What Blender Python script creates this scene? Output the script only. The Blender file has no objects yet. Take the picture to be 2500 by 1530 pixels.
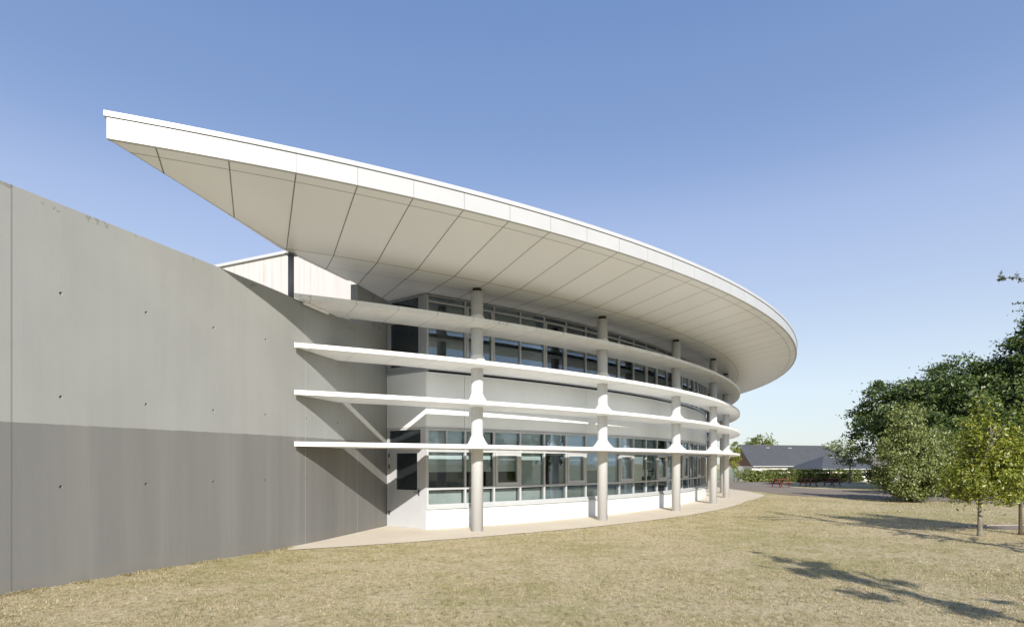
import bpy, bmesh, math, random
from math import sin, cos, radians as rad, pi, sqrt, atan2, degrees
from mathutils import Vector, Matrix, noise

random.seed(7)
SC = bpy.context.scene
COL = SC.collection
CX, CY = -19.079, 43.199          # centre of the curved block in plan
EYE = 1.87
TH0, DTH = -56.68, 8.53           # first column, column spacing (degrees)
MOD = DTH / 5                     # roof panel module
FM0, FMOD = TH0 + 0.24 * MOD, 1.045 * MOD   # facade module
R_COL, R_FAC, R_FIN, R_FIN0 = 33.0, 31.96, 33.70, 32.38
R_CREASE, R_STRIP, R_ROOF = 33.60, 36.03, 36.30
R_EDGE = 34.667                    # the roof edge follows its own circle
Z_SOF, Z_EDGE = 6.60, 6.814
TH_END = 24.0

# ------------------------------------------------------------------ materials
def mat(name):
    m = bpy.data.materials.new(name); m.use_nodes = True
    nt = m.node_tree; nt.nodes.clear()
    out = nt.nodes.new('ShaderNodeOutputMaterial')
    return m, nt, out

def N(nt, kind, **kw):
    n = nt.nodes.new(kind)
    for k, v in kw.items():
        if k in n.inputs.keys(): n.inputs[k].default_value = v
        else: setattr(n, k, v)
    return n

def ramp(nt, src, stops, interp='LINEAR'):
    r = nt.nodes.new('ShaderNodeValToRGB'); r.color_ramp.interpolation = interp
    els = r.color_ramp.elements
    while len(els) > 1: els.remove(els[-1])
    els[0].position, els[0].color = stops[0][0], (*stops[0][1], 1)
    for p, c in stops[1:]:
        e = els.new(p); e.color = (*c, 1)
    nt.links.new(src, r.inputs[0]); return r.outputs[0]

def math_node(nt, op, a, b=None):
    n = nt.nodes.new('ShaderNodeMath'); n.operation = op
    for i, v in enumerate((a, b)):
        if v is None: continue
        if isinstance(v, (int, float)): n.inputs[i].default_value = v
        else: nt.links.new(v, n.inputs[i])
    return n.outputs[0]

def mix(nt, fac, a, b, blend='MIX'):
    n = nt.nodes.new('ShaderNodeMix'); n.data_type = 'RGBA'; n.blend_type = blend
    for i, v in ((0, fac), (6, a), (7, b)):
        if isinstance(v, (int, float)): n.inputs[i].default_value = v
        elif isinstance(v, tuple): n.inputs[i].default_value = (*v, 1) if len(v) == 3 else v
        else: nt.links.new(v, n.inputs[i])
    return n.outputs[2]

def coords(nt, scale=(1, 1, 1)):
    t = nt.nodes.new('ShaderNodeTexCoord')
    m = nt.nodes.new('ShaderNodeMapping'); m.inputs['Scale'].default_value = scale
    nt.links.new(t.outputs['Object'], m.inputs[0]); return m.outputs[0]

def noise_tex(nt, vec, scale, detail=4, rough=0.55):
    n = nt.nodes.new('ShaderNodeTexNoise'); n.inputs['Scale'].default_value = scale
    n.inputs['Detail'].default_value = detail; n.inputs['Roughness'].default_value = rough
    nt.links.new(vec, n.inputs['Vector']); return n.outputs[0]

def principled(nt, out, color, rough=0.6, spec=0.3, bump=None, bdist=0.01, bstr=0.4, metal=0.0):
    p = nt.nodes.new('ShaderNodeBsdfPrincipled')
    if isinstance(color, tuple): p.inputs['Base Color'].default_value = (*color, 1)
    else: nt.links.new(color, p.inputs['Base Color'])
    if isinstance(rough, (int, float)): p.inputs['Roughness'].default_value = rough
    else: nt.links.new(rough, p.inputs['Roughness'])
    p.inputs['Specular IOR Level'].default_value = spec
    p.inputs['Metallic'].default_value = metal
    if bump is not None:
        b = nt.nodes.new('ShaderNodeBump'); b.inputs['Strength'].default_value = bstr
        b.inputs['Distance'].default_value = bdist
        nt.links.new(bump, b.inputs['Height']); nt.links.new(b.outputs[0], p.inputs['Normal'])
    nt.links.new(p.outputs[0], out.inputs[0]); return p

def simple(name, color, rough=0.6, spec=0.3, var=0.06, scale=3.0, metal=0.0, sz=(1, 1, 1), bump=0.0):
    m, nt, out = mat(name)
    v = coords(nt, sz); n = noise_tex(nt, v, scale, 5)
    c = ramp(nt, n, [(0.3, tuple(x * (1 - var) for x in color)), (0.7, tuple(min(1, x * (1 + var)) for x in color))])
    h = noise_tex(nt, v, scale * 12, 3) if bump else None
    principled(nt, out, c, rough, spec, h, 0.01, bump, metal); return m

def polar(nt):
    """angle (radians), radius, height in the building's own coordinates"""
    t = nt.nodes.new('ShaderNodeTexCoord'); s = nt.nodes.new('ShaderNodeSeparateXYZ')
    nt.links.new(t.outputs['Object'], s.inputs[0])
    a = math_node(nt, 'ARCTAN2', s.outputs[1], s.outputs[0])
    x2 = math_node(nt, 'MULTIPLY', s.outputs[0], s.outputs[0]); y2 = math_node(nt, 'MULTIPLY', s.outputs[1], s.outputs[1])
    r = math_node(nt, 'SQRT', math_node(nt, 'ADD', x2, y2))
    return a, r, s.outputs[2], t.outputs['Object']

def radial_lines(nt, a, r, th0, mod, width):
    f = math_node(nt, 'DIVIDE', math_node(nt, 'SUBTRACT', a, rad(th0)), rad(mod))
    f = math_node(nt, 'FRACT', math_node(nt, 'ADD', f, 100.5))
    d = math_node(nt, 'ABSOLUTE', math_node(nt, 'SUBTRACT', f, 0.5))
    d = math_node(nt, 'MULTIPLY', math_node(nt, 'MULTIPLY', d, rad(mod)), r)
    return math_node(nt, 'LESS_THAN', d, width / 2)

def ring_line(nt, r, r0, width):
    return math_node(nt, 'LESS_THAN', math_node(nt, 'ABSOLUTE', math_node(nt, 'SUBTRACT', r, r0)), width / 2)

def soffit_material():
    m, nt, out = mat('soffit_panel_paint')
    a, r, z, o = polar(nt)
    uvn = nt.nodes.new('ShaderNodeTexCoord'); sp = nt.nodes.new('ShaderNodeSeparateXYZ'); nt.links.new(uvn.outputs['UV'], sp.inputs[0])
    a, r = sp.outputs[0], sp.outputs[1]        # panel angle and ring radius are stored as UVs
    l = radial_lines(nt, a, r, TH0, MOD, 0.022)
    l = math_node(nt, 'MAXIMUM', l, ring_line(nt, r, R_STRIP, 0.014))
    l = math_node(nt, 'MAXIMUM', l, ring_line(nt, r, R_CREASE, 0.018))
    l = math_node(nt, 'MAXIMUM', l, ring_line(nt, r, 32.72, 0.010))
    # every panel a touch different, as sheet panels are
    pid = math_node(nt, 'FLOOR', math_node(nt, 'ADD', math_node(nt, 'DIVIDE', math_node(nt, 'SUBTRACT', a, rad(TH0)), rad(MOD)), 100))
    w = nt.nodes.new('ShaderNodeTexWhiteNoise'); w.noise_dimensions = '1D'; nt.links.new(pid, w.inputs['W'])
    n = noise_tex(nt, o, 0.6, 3)
    tone = math_node(nt, 'ADD', math_node(nt, 'MULTIPLY', w.outputs[0], 0.5), math_node(nt, 'MULTIPLY', n, 0.5))
    c = ramp(nt, tone, [(0.2, (0.835, 0.85, 0.90)), (0.8, (0.875, 0.89, 0.935))])
    c = mix(nt, l, c, (0.16, 0.15, 0.13))
    nb = noise_tex(nt, o, 0.9, 2)
    principled(nt, out, c, 0.32, 0.4, nb, 0.02, 0.25); return m

def fascia_material():
    m, nt, out = mat('white_fascia_sheet')
    a, r, z, o = polar(nt)
    l = radial_lines(nt, a, r, TH0, MOD, 0.016)
    n = noise_tex(nt, o, 1.3, 4)
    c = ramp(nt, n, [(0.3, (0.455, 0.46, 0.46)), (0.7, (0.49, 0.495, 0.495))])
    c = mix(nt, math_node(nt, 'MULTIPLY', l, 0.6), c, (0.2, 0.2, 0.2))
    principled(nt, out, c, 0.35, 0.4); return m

def louvre_material():
    m, nt, out = mat('white_louvre_paint')
    a, r, z, o = polar(nt)
    l = radial_lines(nt, a, r, TH0 + 0.5 * MOD, MOD, 0.016)
    n = noise_tex(nt, o, 2.2, 5)
    c = ramp(nt, n, [(0.3, (0.76, 0.76, 0.745)), (0.65, (0.85, 0.85, 0.84))])
    c = mix(nt, math_node(nt, 'MULTIPLY', l, 0.6), c, (0.25, 0.24, 0.22))
    principled(nt, out, c, 0.4, 0.35); return m

def concrete_material():
    m, nt, out = mat('cast_concrete')
    t = nt.nodes.new('ShaderNodeTexCoord'); s = nt.nodes.new('ShaderNodeSeparateXYZ')
    nt.links.new(t.outputs['UV'], s.inputs[0])     # u = metres along the wall, v = height
    su, z = s.outputs[0], s.outputs[1]
    vec = t.outputs['UV']
    def mp(sc):
        q = nt.nodes.new('ShaderNodeMapping'); q.inputs['Scale'].default_value = sc
        nt.links.new(vec, q.inputs[0]); return q.outputs[0]
    streak = noise_tex(nt, mp((5.0, 0.22, 1)), 1.0, 6, 0.62)
    board = noise_tex(nt, mp((1.6, 0.05, 1)), 1.0, 2, 0.4)
    cloud = noise_tex(nt, mp((0.8, 0.6, 1)), 1.0, 5, 0.55)
    grain = noise_tex(nt, mp((30, 30, 1)), 1.0, 4, 0.6)
    # upper pour paler, lower pour darker, joint wavers slightly
    wob = math_node(nt, 'MULTIPLY', math_node(nt, 'SUBTRACT', streak, 0.5), 0.035)
    up = math_node(nt, 'GREATER_THAN', math_node(nt, 'ADD', z, wob), 2.45)
    tone_u = math_node(nt, 'ADD', math_node(nt, 'MULTIPLY', streak, 0.35), math_node(nt, 'MULTIPLY', cloud, 0.65))
    cu = ramp(nt, tone_u, [(0.32, (0.282, 0.286, 0.274)), (0.68, (0.325, 0.329, 0.314))])
    tone_l = math_node(nt, 'ADD', math_node(nt, 'MULTIPLY', streak, 0.45), math_node(nt, 'MULTIPLY', board, 0.55))
    cl = ramp(nt, tone_l, [(0.30, (0.168, 0.167, 0.160)), (0.52, (0.193, 0.191, 0.182)), (0.72, (0.228, 0.225, 0.212))])
    c = mix(nt, up, cl, cu)
    # run-off stains under the coping and splash-back above the soil
    top = math_node(nt, 'ADD', math_node(nt, 'SUBTRACT', z, 5.71), math_node(nt, 'MULTIPLY', su, 0.061))
    stain = math_node(nt, 'MULTIPLY', math_node(nt, 'GREATER_THAN', noise_tex(nt, mp((2.3, 1.6, 1)), 1.0, 7, 0.72), 0.58),
                      math_node(nt, 'GREATER_THAN', top, 0.0))
    c = mix(nt, math_node(nt, 'MULTIPLY', stain, 0.40), c, (0.10, 0.103, 0.085))
    foot = math_node(nt, 'MULTIPLY', math_node(nt, 'LESS_THAN', z, math_node(nt, 'MULTIPLY', cloud, 0.45)), 0.18)
    c = mix(nt, foot, c, (0.24, 0.205, 0.155))
    # shutter joints
    jt = None
    for p in (0.12, 5.62, 7.85):
        j = math_node(nt, 'LESS_THAN', math_node(nt, 'ABSOLUTE', math_node(nt, 'SUBTRACT', su, p)), 0.011)
        jt = j if jt is None else math_node(nt, 'MAXIMUM', jt, j)
    c = mix(nt, math_node(nt, 'MULTIPLY', jt, 0.45), c, mix(nt, math_node(nt, 'GREATER_THAN', su, 3.0), (0.09, 0.088, 0.08), (0.42, 0.40, 0.37)))
    hgt = math_node(nt, 'ADD', math_node(nt, 'MULTIPLY', grain, 0.35), math_node(nt, 'MULTIPLY', streak, 0.5))
    principled(nt, out, c, 0.75, 0.25, hgt, 0.012, 0.35); return m

def glass_material(name='tinted_window_glass', k=0.85, b0=0.11):
    m, nt, out = mat(name)
    g = N(nt, 'ShaderNodeBsdfGlossy', Roughness=0.015); g.inputs['Color'].default_value = (0.72, 0.82, 0.93, 1)
    t = N(nt, 'ShaderNodeBsdfTransparent'); t.inputs['Color'].default_value = (0.84, 0.88, 0.88, 1)
    lw = N(nt, 'ShaderNodeLayerWeight', Blend=0.32)
    o = coords(nt); nb = noise_tex(nt, o, 0.8, 2)
    b = nt.nodes.new('ShaderNodeBump'); b.inputs['Strength'].default_value = 0.08; b.inputs['Distance'].default_value = 0.02
    nt.links.new(nb, b.inputs['Height']); nt.links.new(b.outputs[0], g.inputs['Normal'])
    f = math_node(nt, 'ADD', math_node(nt, 'MULTIPLY', lw.outputs['Fresnel'], k), b0)
    ms = nt.nodes.new('ShaderNodeMixShader')
    nt.links.new(f, ms.inputs[0]); nt.links.new(t.outputs[0], ms.inputs[1]); nt.links.new(g.outputs[0], ms.inputs[2])
    nt.links.new(ms.outputs[0], out.inputs[0]); return m

def lawn_material():
    m, nt, out = mat('dry_lawn')
    o = coords(nt)
    big = noise_tex(nt, o, 0.22, 5, 0.6); mid = noise_tex(nt, o, 1.6, 6, 0.65); fine = noise_tex(nt, coords(nt, (1, 0.7, 1)), 11, 7, 0.75)
    c1 = ramp(nt, fine, [(0.30, (0.17, 0.13, 0.06)), (0.46, (0.46, 0.385, 0.24)), (0.66, (0.60, 0.52, 0.35))])
    c2 = ramp(nt, fine, [(0.30, (0.10, 0.105, 0.03)), (0.48, (0.36, 0.32, 0.165)), (0.68, (0.41, 0.36, 0.18))])
    g = math_node(nt, 'ADD', math_node(nt, 'MULTIPLY', big, 0.5), math_node(nt, 'MULTIPLY', mid, 0.5))
    fac = ramp(nt, g, [(0.46, (0, 0, 0)), (0.58, (1, 1, 1))])
    c = mix(nt, fac, c1, c2)
    principled(nt, out, c, 0.95, 0.05, fine, 0.05, 0.8); return m

def blade_material(name, stops, patch=False):
    m, nt, out = mat(name)
    gm = nt.nodes.new('ShaderNodeNewGeometry')
    c = ramp(nt, gm.outputs['Random Per Island'], stops)
    if patch:      # thatch and greener tufts, by place on the lawn
        o = coords(nt); n1 = noise_tex(nt, o, 1.3, 5, 0.65); n2 = noise_tex(nt, coords(nt, (1, .7, 1)), 5.5, 5, 0.75)
        c = mix(nt, ramp(nt, n1, [(0.50, (0, 0, 0)), (0.64, (.6, .6, .6))]), c, (0.30, 0.28, 0.13))
        c = mix(nt, 1.0, c, ramp(nt, n2, [(0.33, (.46, .43, .38)), (0.5, (1, 1, 1)), (0.66, (1.22, 1.2, 1.16))]), 'MULTIPLY')
    d = nt.nodes.new('ShaderNodeBsdfDiffuse'); tr = nt.nodes.new('ShaderNodeBsdfTranslucent')
    nt.links.new(c, d.inputs[0]); nt.links.new(c, tr.inputs[0])
    ms = nt.nodes.new('ShaderNodeMixShader'); ms.inputs[0].default_value = 0.28
    nt.links.new(d.outputs[0], ms.inputs[1]); nt.links.new(tr.outputs[0], ms.inputs[2])
    gl = N(nt, 'ShaderNodeBsdfGlossy', Roughness=0.45); gl.inputs[0].default_value = (1, 1, 1, 1)
    m2 = nt.nodes.new('ShaderNodeMixShader'); m2.inputs[0].default_value = 0.035
    nt.links.new(ms.outputs[0], m2.inputs[1]); nt.links.new(gl.outputs[0], m2.inputs[2])
    nt.links.new(m2.outputs[0], out.inputs[0]); return m

def slate_material(name, base):
    m, nt, out = mat(name)
    o = coords(nt)
    b = nt.nodes.new('ShaderNodeTexBrick'); b.inputs['Scale'].default_value = 3.0
    b.inputs['Color1'].default_value = (*base, 1); b.inputs['Color2'].default_value = (*[x * 1.18 for x in base], 1)
    b.inputs['Mortar'].default_value = (*[x * 0.6 for x in base], 1); b.inputs['Mortar Size'].default_value = 0.02
    nt.links.new(o, b.inputs['Vector'])
    n = noise_tex(nt, o, 1.2, 4)
    c = mix(nt, 0.5, b.outputs[0], ramp(nt, n, [(0.3, tuple(x * 0.85 for x in base)), (0.7, tuple(x * 1.15 for x in base))]))
    principled(nt, out, c, 0.55, 0.3); return m

def asphalt_material():
    m, nt, out = mat('worn_asphalt')
    o = coords(nt)
    f = noise_tex(nt, o, 40, 4, 0.7); b = noise_tex(nt, o, 0.5, 5)
    t = math_node(nt, 'ADD', math_node(nt, 'MULTIPLY', f, 0.4), math_node(nt, 'MULTIPLY', b, 0.6))
    c = ramp(nt, t, [(0.3, (0.205, 0.17, 0.14)), (0.7, (0.285, 0.245, 0.205))])
    principled(nt, out, c, 0.9, 0.15, f, 0.01, 0.4); return m

def paving_material():
    m, nt, out = mat('sandy_paving')
    o = coords(nt)
    f = noise_tex(nt, o, 30, 5, 0.7); b = noise_tex(nt, o, 0.7, 5)
    t = math_node(nt, 'ADD', math_node(nt, 'MULTIPLY', f, 0.35), math_node(nt, 'MULTIPLY', b, 0.65))
    c = ramp(nt, t, [(0.3, (0.55, 0.485, 0.39)), (0.7, (0.65, 0.59, 0.49))])
    principled(nt, out, c, 0.9, 0.15, f, 0.008, 0.4); return m

def cladding_material():
    m, nt, out = mat('weathered_white_boards')
    t = nt.nodes.new('ShaderNodeTexCoord'); s = nt.nodes.new('ShaderNodeSeparateXYZ')
    nt.links.new(t.outputs['UV'], s.inputs[0])
    f = math_node(nt, 'FRACT', math_node(nt, 'DIVIDE', s.outputs[0], 0.21))
    l = math_node(nt, 'LESS_THAN', f, 0.07)
    q = nt.nodes.new('ShaderNodeMapping'); q.inputs['Scale'].default_value = (6, 0.25, 1); nt.links.new(t.outputs['UV'], q.inputs[0])
    st = noise_tex(nt, q.outputs[0], 1.0, 6, 0.65)
    c = ramp(nt, st, [(0.28, (0.42, 0.37, 0.345)), (0.45, (0.53, 0.505, 0.485)), (0.7, (0.60, 0.585, 0.57))])
    c = mix(nt, math_node(nt, 'MULTIPLY', l, 0.35), c, (0.4, 0.36, 0.34))
    principled(nt, out, c, 0.6, 0.3); return m

def bark(name, a, b):
    m, nt, out = mat(name)
    n = noise_tex(nt, coords(nt, (8, 8, 2)), 2.0, 6, 0.7)
    principled(nt, out, ramp(nt, n, [(0.35, a), (0.65, b)]), 0.9, 0.1, n, 0.02, 0.6); return m

M = {}
M['soffit'] = soffit_material(); M['fascia'] = fascia_material(); M['louvre'] = louvre_material()
M['concrete'] = concrete_material(); M['glass'] = glass_material(); M['glass_clear'] = glass_material('clear_window_glass', 0.55, 0.05); M['lawn'] = lawn_material()
M['asphalt'] = asphalt_material(); M['paving'] = paving_material(); M['cladding'] = cladding_material()
M['white'] = simple('white_wall_panel', (0.70, 0.725, 0.73), 0.5, 0.3, 0.03, 1.2)
M['cap'] = simple('white_roof_cap', (0.50, 0.51, 0.515), 0.35, 0.4, 0.03, 2)
M['column'] = simple('pale_column_paint', (0.57, 0.575, 0.57), 0.5, 0.3, 0.05, 2.5, sz=(1, 1, 0.3))
M['bracket'] = simple('white_bracket_paint', (0.80, 0.795, 0.785), 0.45, 0.35, 0.03, 3)
M['frame'] = simple('grey_aluminium_frame', (0.45, 0.465, 0.475), 0.4, 0.5, 0.05, 4)
M['framedark'] = simple('slate_grey_frame', (0.30, 0.315, 0.335), 0.45, 0.5, 0.05, 4)
M['door'] = simple('pale_grey_door_paint', (0.45, 0.46, 0.475), 0.4, 0.4, 0.03, 2)
M['black'] = simple('dark_recess', (0.018, 0.018, 0.018), 0.7, 0.2)
M['steel'] = simple('galvanised_post', (0.20, 0.20, 0.225), 0.45, 0.5, 0.1, 6)
M['handle'] = simple('dark_handle_metal', (0.06, 0.06, 0.065), 0.4, 0.5)
M['neck'] = simple('dark_brown_steel', (0.045, 0.038, 0.032), 0.6, 0.3)
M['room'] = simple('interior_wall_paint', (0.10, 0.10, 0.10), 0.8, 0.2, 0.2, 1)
M['blind'] = simple('grey_roller_blind', (0.78, 0.84, 0.85), 0.85, 0.1, 0.12, 1.5, sz=(1, 1, 4))
M['blind_pale'] = simple('pale_radiator_cover', (0.55, 0.57, 0.56), 0.8, 0.1, 0.1, 1.5)
M['sill'] = simple('zinc_sill', (0.50, 0.52, 0.52), 0.4, 0.5, 0.06, 3)
M['slate'] = slate_material('blue_grey_slates', (0.072, 0.075, 0.081))
M['slate2'] = slate_material('grey_roof_slates', (0.078, 0.081, 0.086))
M['slate3'] = slate_material('brown_roof_tiles', (0.16, 0.14, 0.12))
M['render'] = simple('cream_render', (0.70, 0.68, 0.62), 0.8, 0.1)
M['timber'] = simple('brown_gable_boards', (0.26, 0.155, 0.105), 0.7, 0.2, 0.2, 3, sz=(6, 6, 1))
M['redwood'] = simple('red_brown_stained_wood', (0.21, 0.055, 0.045), 0.6, 0.3, 0.2, 4)
M['mesh_green'] = simple('green_fence_mesh', (0.025, 0.14, 0.09), 0.6, 0.3, 0.2, 6)
M['kerb'] = simple('pale_kerb_stone', (0.34, 0.30, 0.25), 0.85, 0.1, 0.1, 4, bump=0.3)
M['bark'] = bark('brown_bark', (0.06, 0.045, 0.032), (0.15, 0.12, 0.09))
M['bark_pale'] = bark('pale_bark', (0.13, 0.115, 0.09), (0.29, 0.26, 0.215))
M['leaf_dark'] = blade_material('dark_tree_leaf', [(0, (0.020, 0.040, 0.010)), (0.5, (0.060, 0.100, 0.020)), (1, (0.16, 0.205, 0.045))])
M['leaf_mid'] = blade_material('grey_green_leaf', [(0, (0.095, 0.125, 0.033)), (0.5, (0.19, 0.23, 0.063)), (1, (0.29, 0.32, 0.105))])
M['leaf_yellow'] = blade_material('yellow_green_leaf', [(0, (0.10, 0.135, 0.016)), (0.5, (0.21, 0.245, 0.028)), (1, (0.33, 0.33, 0.050))])
M['leaf_fir'] = blade_material('needle_green', [(0, (0.05, 0.075, 0.04)), (1, (0.13, 0.16, 0.085))])
M['leaf_hedge'] = blade_material('hedge_leaf', [(0, (0.045, 0.07, 0.016)), (0.5, (0.12, 0.16, 0.034)), (1, (0.24, 0.25, 0.06))])
M['grass'] = blade_material('dry_grass_blade', [(0, (0.17, 0.18, 0.06)), (0.2, (0.28, 0.255, 0.105)), (0.4, (0.38, 0.31, 0.165)), (0.8, (0.49, 0.41, 0.255)), (1, (0.57, 0.49, 0.33))], True)

# ------------------------------------------------------------------ helpers
def link(name, me, m=None, parent=None, loc=None):
    o = bpy.data.objects.new(name, me); COL.objects.link(o)
    if m is not None: me.materials.append(m)
    if parent is not None: o.parent = parent
    if loc is not None: o.location = loc
    return o

def tag(o, label=None, cat=None, group=None, kind=None):
    if label: o['label'] = label
    if cat: o['category'] = cat
    if group: o['group'] = group
    if kind: o['kind'] = kind
    return o

def empty(name, loc=(0, 0, 0), rz=0):
    o = bpy.data.objects.new(name, None); COL.objects.link(o); o.location = loc; o.rotation_euler = (0, 0, rz)
    o.empty_display_size = 0.3; return o

class MB:
    """collects polygons, then becomes ONE mesh object"""
    def __init__(s): s.v = []; s.f = []; s.sm = []
    def quad(s, pts, smooth=False):
        b = len(s.v); s.v += [tuple(p) for p in pts]; s.f.append(tuple(range(b, b + len(pts)))); s.sm.append(smooth)
    def box(s, c, sz, rz=0, mtx=None):
        hx, hy, hz = (d / 2 for d in sz)
        P = [Vector((x, y, z)) for z in (-hz, hz) for x, y in ((-hx, -hy), (hx, -hy), (hx, hy), (-hx, hy))]
        R = mtx if mtx is not None else Matrix.Rotation(rz, 3, 'Z')
        P = [R @ p + Vector(c) for p in P]; b = len(s.v); s.v += [tuple(p) for p in P]
        for f in ((3, 2, 1, 0), (4, 5, 6, 7), (0, 1, 5, 4), (1, 2, 6, 5), (2, 3, 7, 6), (3, 0, 4, 7)):
            s.f.append(tuple(b + i for i in f)); s.sm.append(False)
    def arc(s, r0, r1, z0, z1, a0, a1, n=None):
        """solid ring sector, angles in degrees"""
        n = n or max(1, int(abs(a1 - a0) / 0.6) + 1); b = len(s.v)
        for i in range(n + 1):
            t = rad(a0 + (a1 - a0) * i / n); c_, s_ = cos(t), sin(t)
            s.v += [(r0 * c_, r0 * s_, z0), (r1 * c_, r1 * s_, z0), (r1 * c_, r1 * s_, z1), (r0 * c_, r0 * s_, z1)]
        for i in range(n):
            p = b + 4 * i; q = p + 4
            for j in range(4):
                k = (j + 1) % 4; s.f.append((p + j, q + j, q + k, p + k)); s.sm.append(False)
        s.f.append((b + 3, b + 2, b + 1, b)); e = b + 4 * n; s.f.append((e, e + 1, e + 2, e + 3)); s.sm += [False, False]
    def sweep(s, prof, starts, a1, n):
        """closed (r, z) profile swept from a start angle per profile point to a1 (degrees)"""
        b = len(s.v); k = len(prof)
        for i in range(n + 1):
            for (r, z), a0 in zip(prof, starts):
                t = rad(a0 + (a1 - a0) * i / n); s.v.append((r * cos(t), r * sin(t), z))
        for i in range(n):
            for j in range(k):
                p, q = b + i * k + j, b + i * k + (j + 1) % k
                s.f.append((p, p + k, q + k, q)); s.sm.append(False)
        s.f.append(tuple(b + k - 1 - j for j in range(k))); s.f.append(tuple(b + n * k + j for j in range(k))); s.sm += [False, False]
    def tube(s, p0, p1, r0, r1=None, n=10, cap=True):
        r1 = r0 if r1 is None else r1
        p0, p1 = Vector(p0), Vector(p1); d = (p1 - p0).normalized()
        x = d.orthogonal().normalized(); y = d.cross(x); b = len(s.v)
        for p, r in ((p0, r0), (p1, r1)):
            s.v += [tuple(p + (x * cos(2 * pi * i / n) + y * sin(2 * pi * i / n)) * r) for i in range(n)]
        for i in range(n):
            j = (i + 1) % n; s.f.append((b + i, b + j, b + n + j, b + n + i)); s.sm.append(True)
        if cap:
            s.f.append(tuple(b + n - 1 - i for i in range(n))); s.f.append(tuple(b + n + i for i in range(n))); s.sm += [False, False]
    def lathe(s, prof, n=24, c=(0, 0), ex=1.0, ang=0.0):
        """(r, z, stretch) rings stacked; stretch widens along the direction ang"""
        b = len(s.v); ca, sa = cos(ang), sin(ang)
        for r, z, e in prof:
            for i in range(n):
                t = 2 * pi * i / n; x, y = r * e * cos(t), r * sin(t)
                s.v.append((c[0] + x * ca - y * sa, c[1] + x * sa + y * ca, z))
        for k in range(len(prof) - 1):
            for i in range(n):
                j = (i + 1) % n; p = b + k * n
                s.f.append((p + i, p + j, p + n + j, p + n + i)); s.sm.append(True)
        s.f.append(tuple(b + n - 1 - i for i in range(n))); e = b + (len(prof) - 1) * n
        s.f.append(tuple(e + i for i in range(n))); s.sm += [False, False]
    def mesh(s, name):
        me = bpy.data.meshes.new(name); me.from_pydata(s.v, [], s.f); me.polygons.foreach_set('use_smooth', s.sm); me.update()
        return me
    def build(s, name, m, parent=None, loc=None, recalc=True):
        me = s.mesh(name)
        if recalc:
            bm = bmesh.new(); bm.from_mesh(me); bmesh.ops.recalc_face_normals(bm, faces=bm.faces); bm.to_mesh(me); bm.free()
        return link(name, me, m, parent, loc)

def loc2(x, y): return (x - CX, y - CY)

# ------------------------------------------------------------------ camera, light, sky
cam = bpy.data.cameras.new('camera'); cam.sensor_width = 36.0; cam.lens = 1399.43 / 2500 * 36
cam.shift_y = (1128.6 - 765) / 2500; cam.clip_start = 0.05; cam.clip_end = 3000
co = bpy.data.objects.new('camera', cam); COL.objects.link(co); co.location = (0, 0, EYE); co.rotation_euler = (pi / 2, 0, 0)
SC.camera = co
SUN_A, SUN_T = -0.13, 0.555         # shadow drift per metre, drop per metre
sdir = Vector((-SUN_A, -1.0, SUN_T * sqrt(1 + SUN_A * SUN_A))).normalized()   # towards the sun
elev = math.asin(sdir.z); azim = atan2(sdir.x, sdir.y)
sun = bpy.data.lights.new('sun', 'SUN'); sun.energy = 3.2; sun.angle = rad(0.5); sun.color = (1.0, 0.945, 0.865)
so = bpy.data.objects.new('sun', sun); COL.objects.link(so); so.rotation_euler = sdir.to_track_quat('Z', 'Y').to_euler()
so.location = (10, -30, 30)
w = bpy.data.worlds.new('World'); SC.world = w; w.use_nodes = True
wn = w.node_tree; bg = wn.nodes['Background']
sky = wn.nodes.new('ShaderNodeTexSky'); sky.sky_type = 'NISHITA'; sky.sun_disc = False
sky.sun_elevation = elev; sky.sun_rotation = azim; sky.air_density = 1.0; sky.dust_density = 0.4; sky.ozone_density = 1.6
tcs = wn.nodes.new('ShaderNodeTexCoord'); sep = wn.nodes.new('ShaderNodeSeparateXYZ'); wn.links.new(tcs.outputs['Generated'], sep.inputs[0])
band = ramp(wn, sep.outputs[2], [(0.0, (.67, .73, .78)), (.05, (.70, .775, .83)), (.114, (.715, .81, .90)), (.19, (.61, .71, .87)), (.264, (.515, .615, .84)), (.365, (.42, .525, .80)), (.44, (.29, .41, .70)), (.50, (.232, .355, .645)), (.55, (.218, .338, .63)), (.62, (.183, .30, .595)), (1.0, (.13, .235, .50))])
sc6 = wn.nodes.new('ShaderNodeVectorMath'); sc6.operation = 'SCALE'; sc6.inputs['Scale'].default_value = 5.25
wn.links.new(band, sc6.inputs[0])
wn.links.new(mix(wn, 0.82, sky.outputs[0], sc6.outputs[0]), bg.inputs[0]); bg.inputs[1].default_value = 0.092
SC.view_settings.view_transform = 'Standard'; SC.view_settings.look = 'None'; SC.view_settings.exposure = 1.03; SC.view_settings.gamma = 1.0
SC.cycles.caustics_reflective = False; SC.cycles.caustics_refractive = False
SC.cycles.max_bounces = 12; SC.cycles.diffuse_bounces = 6; SC.cycles.transparent_max_bounces = 12

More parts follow.
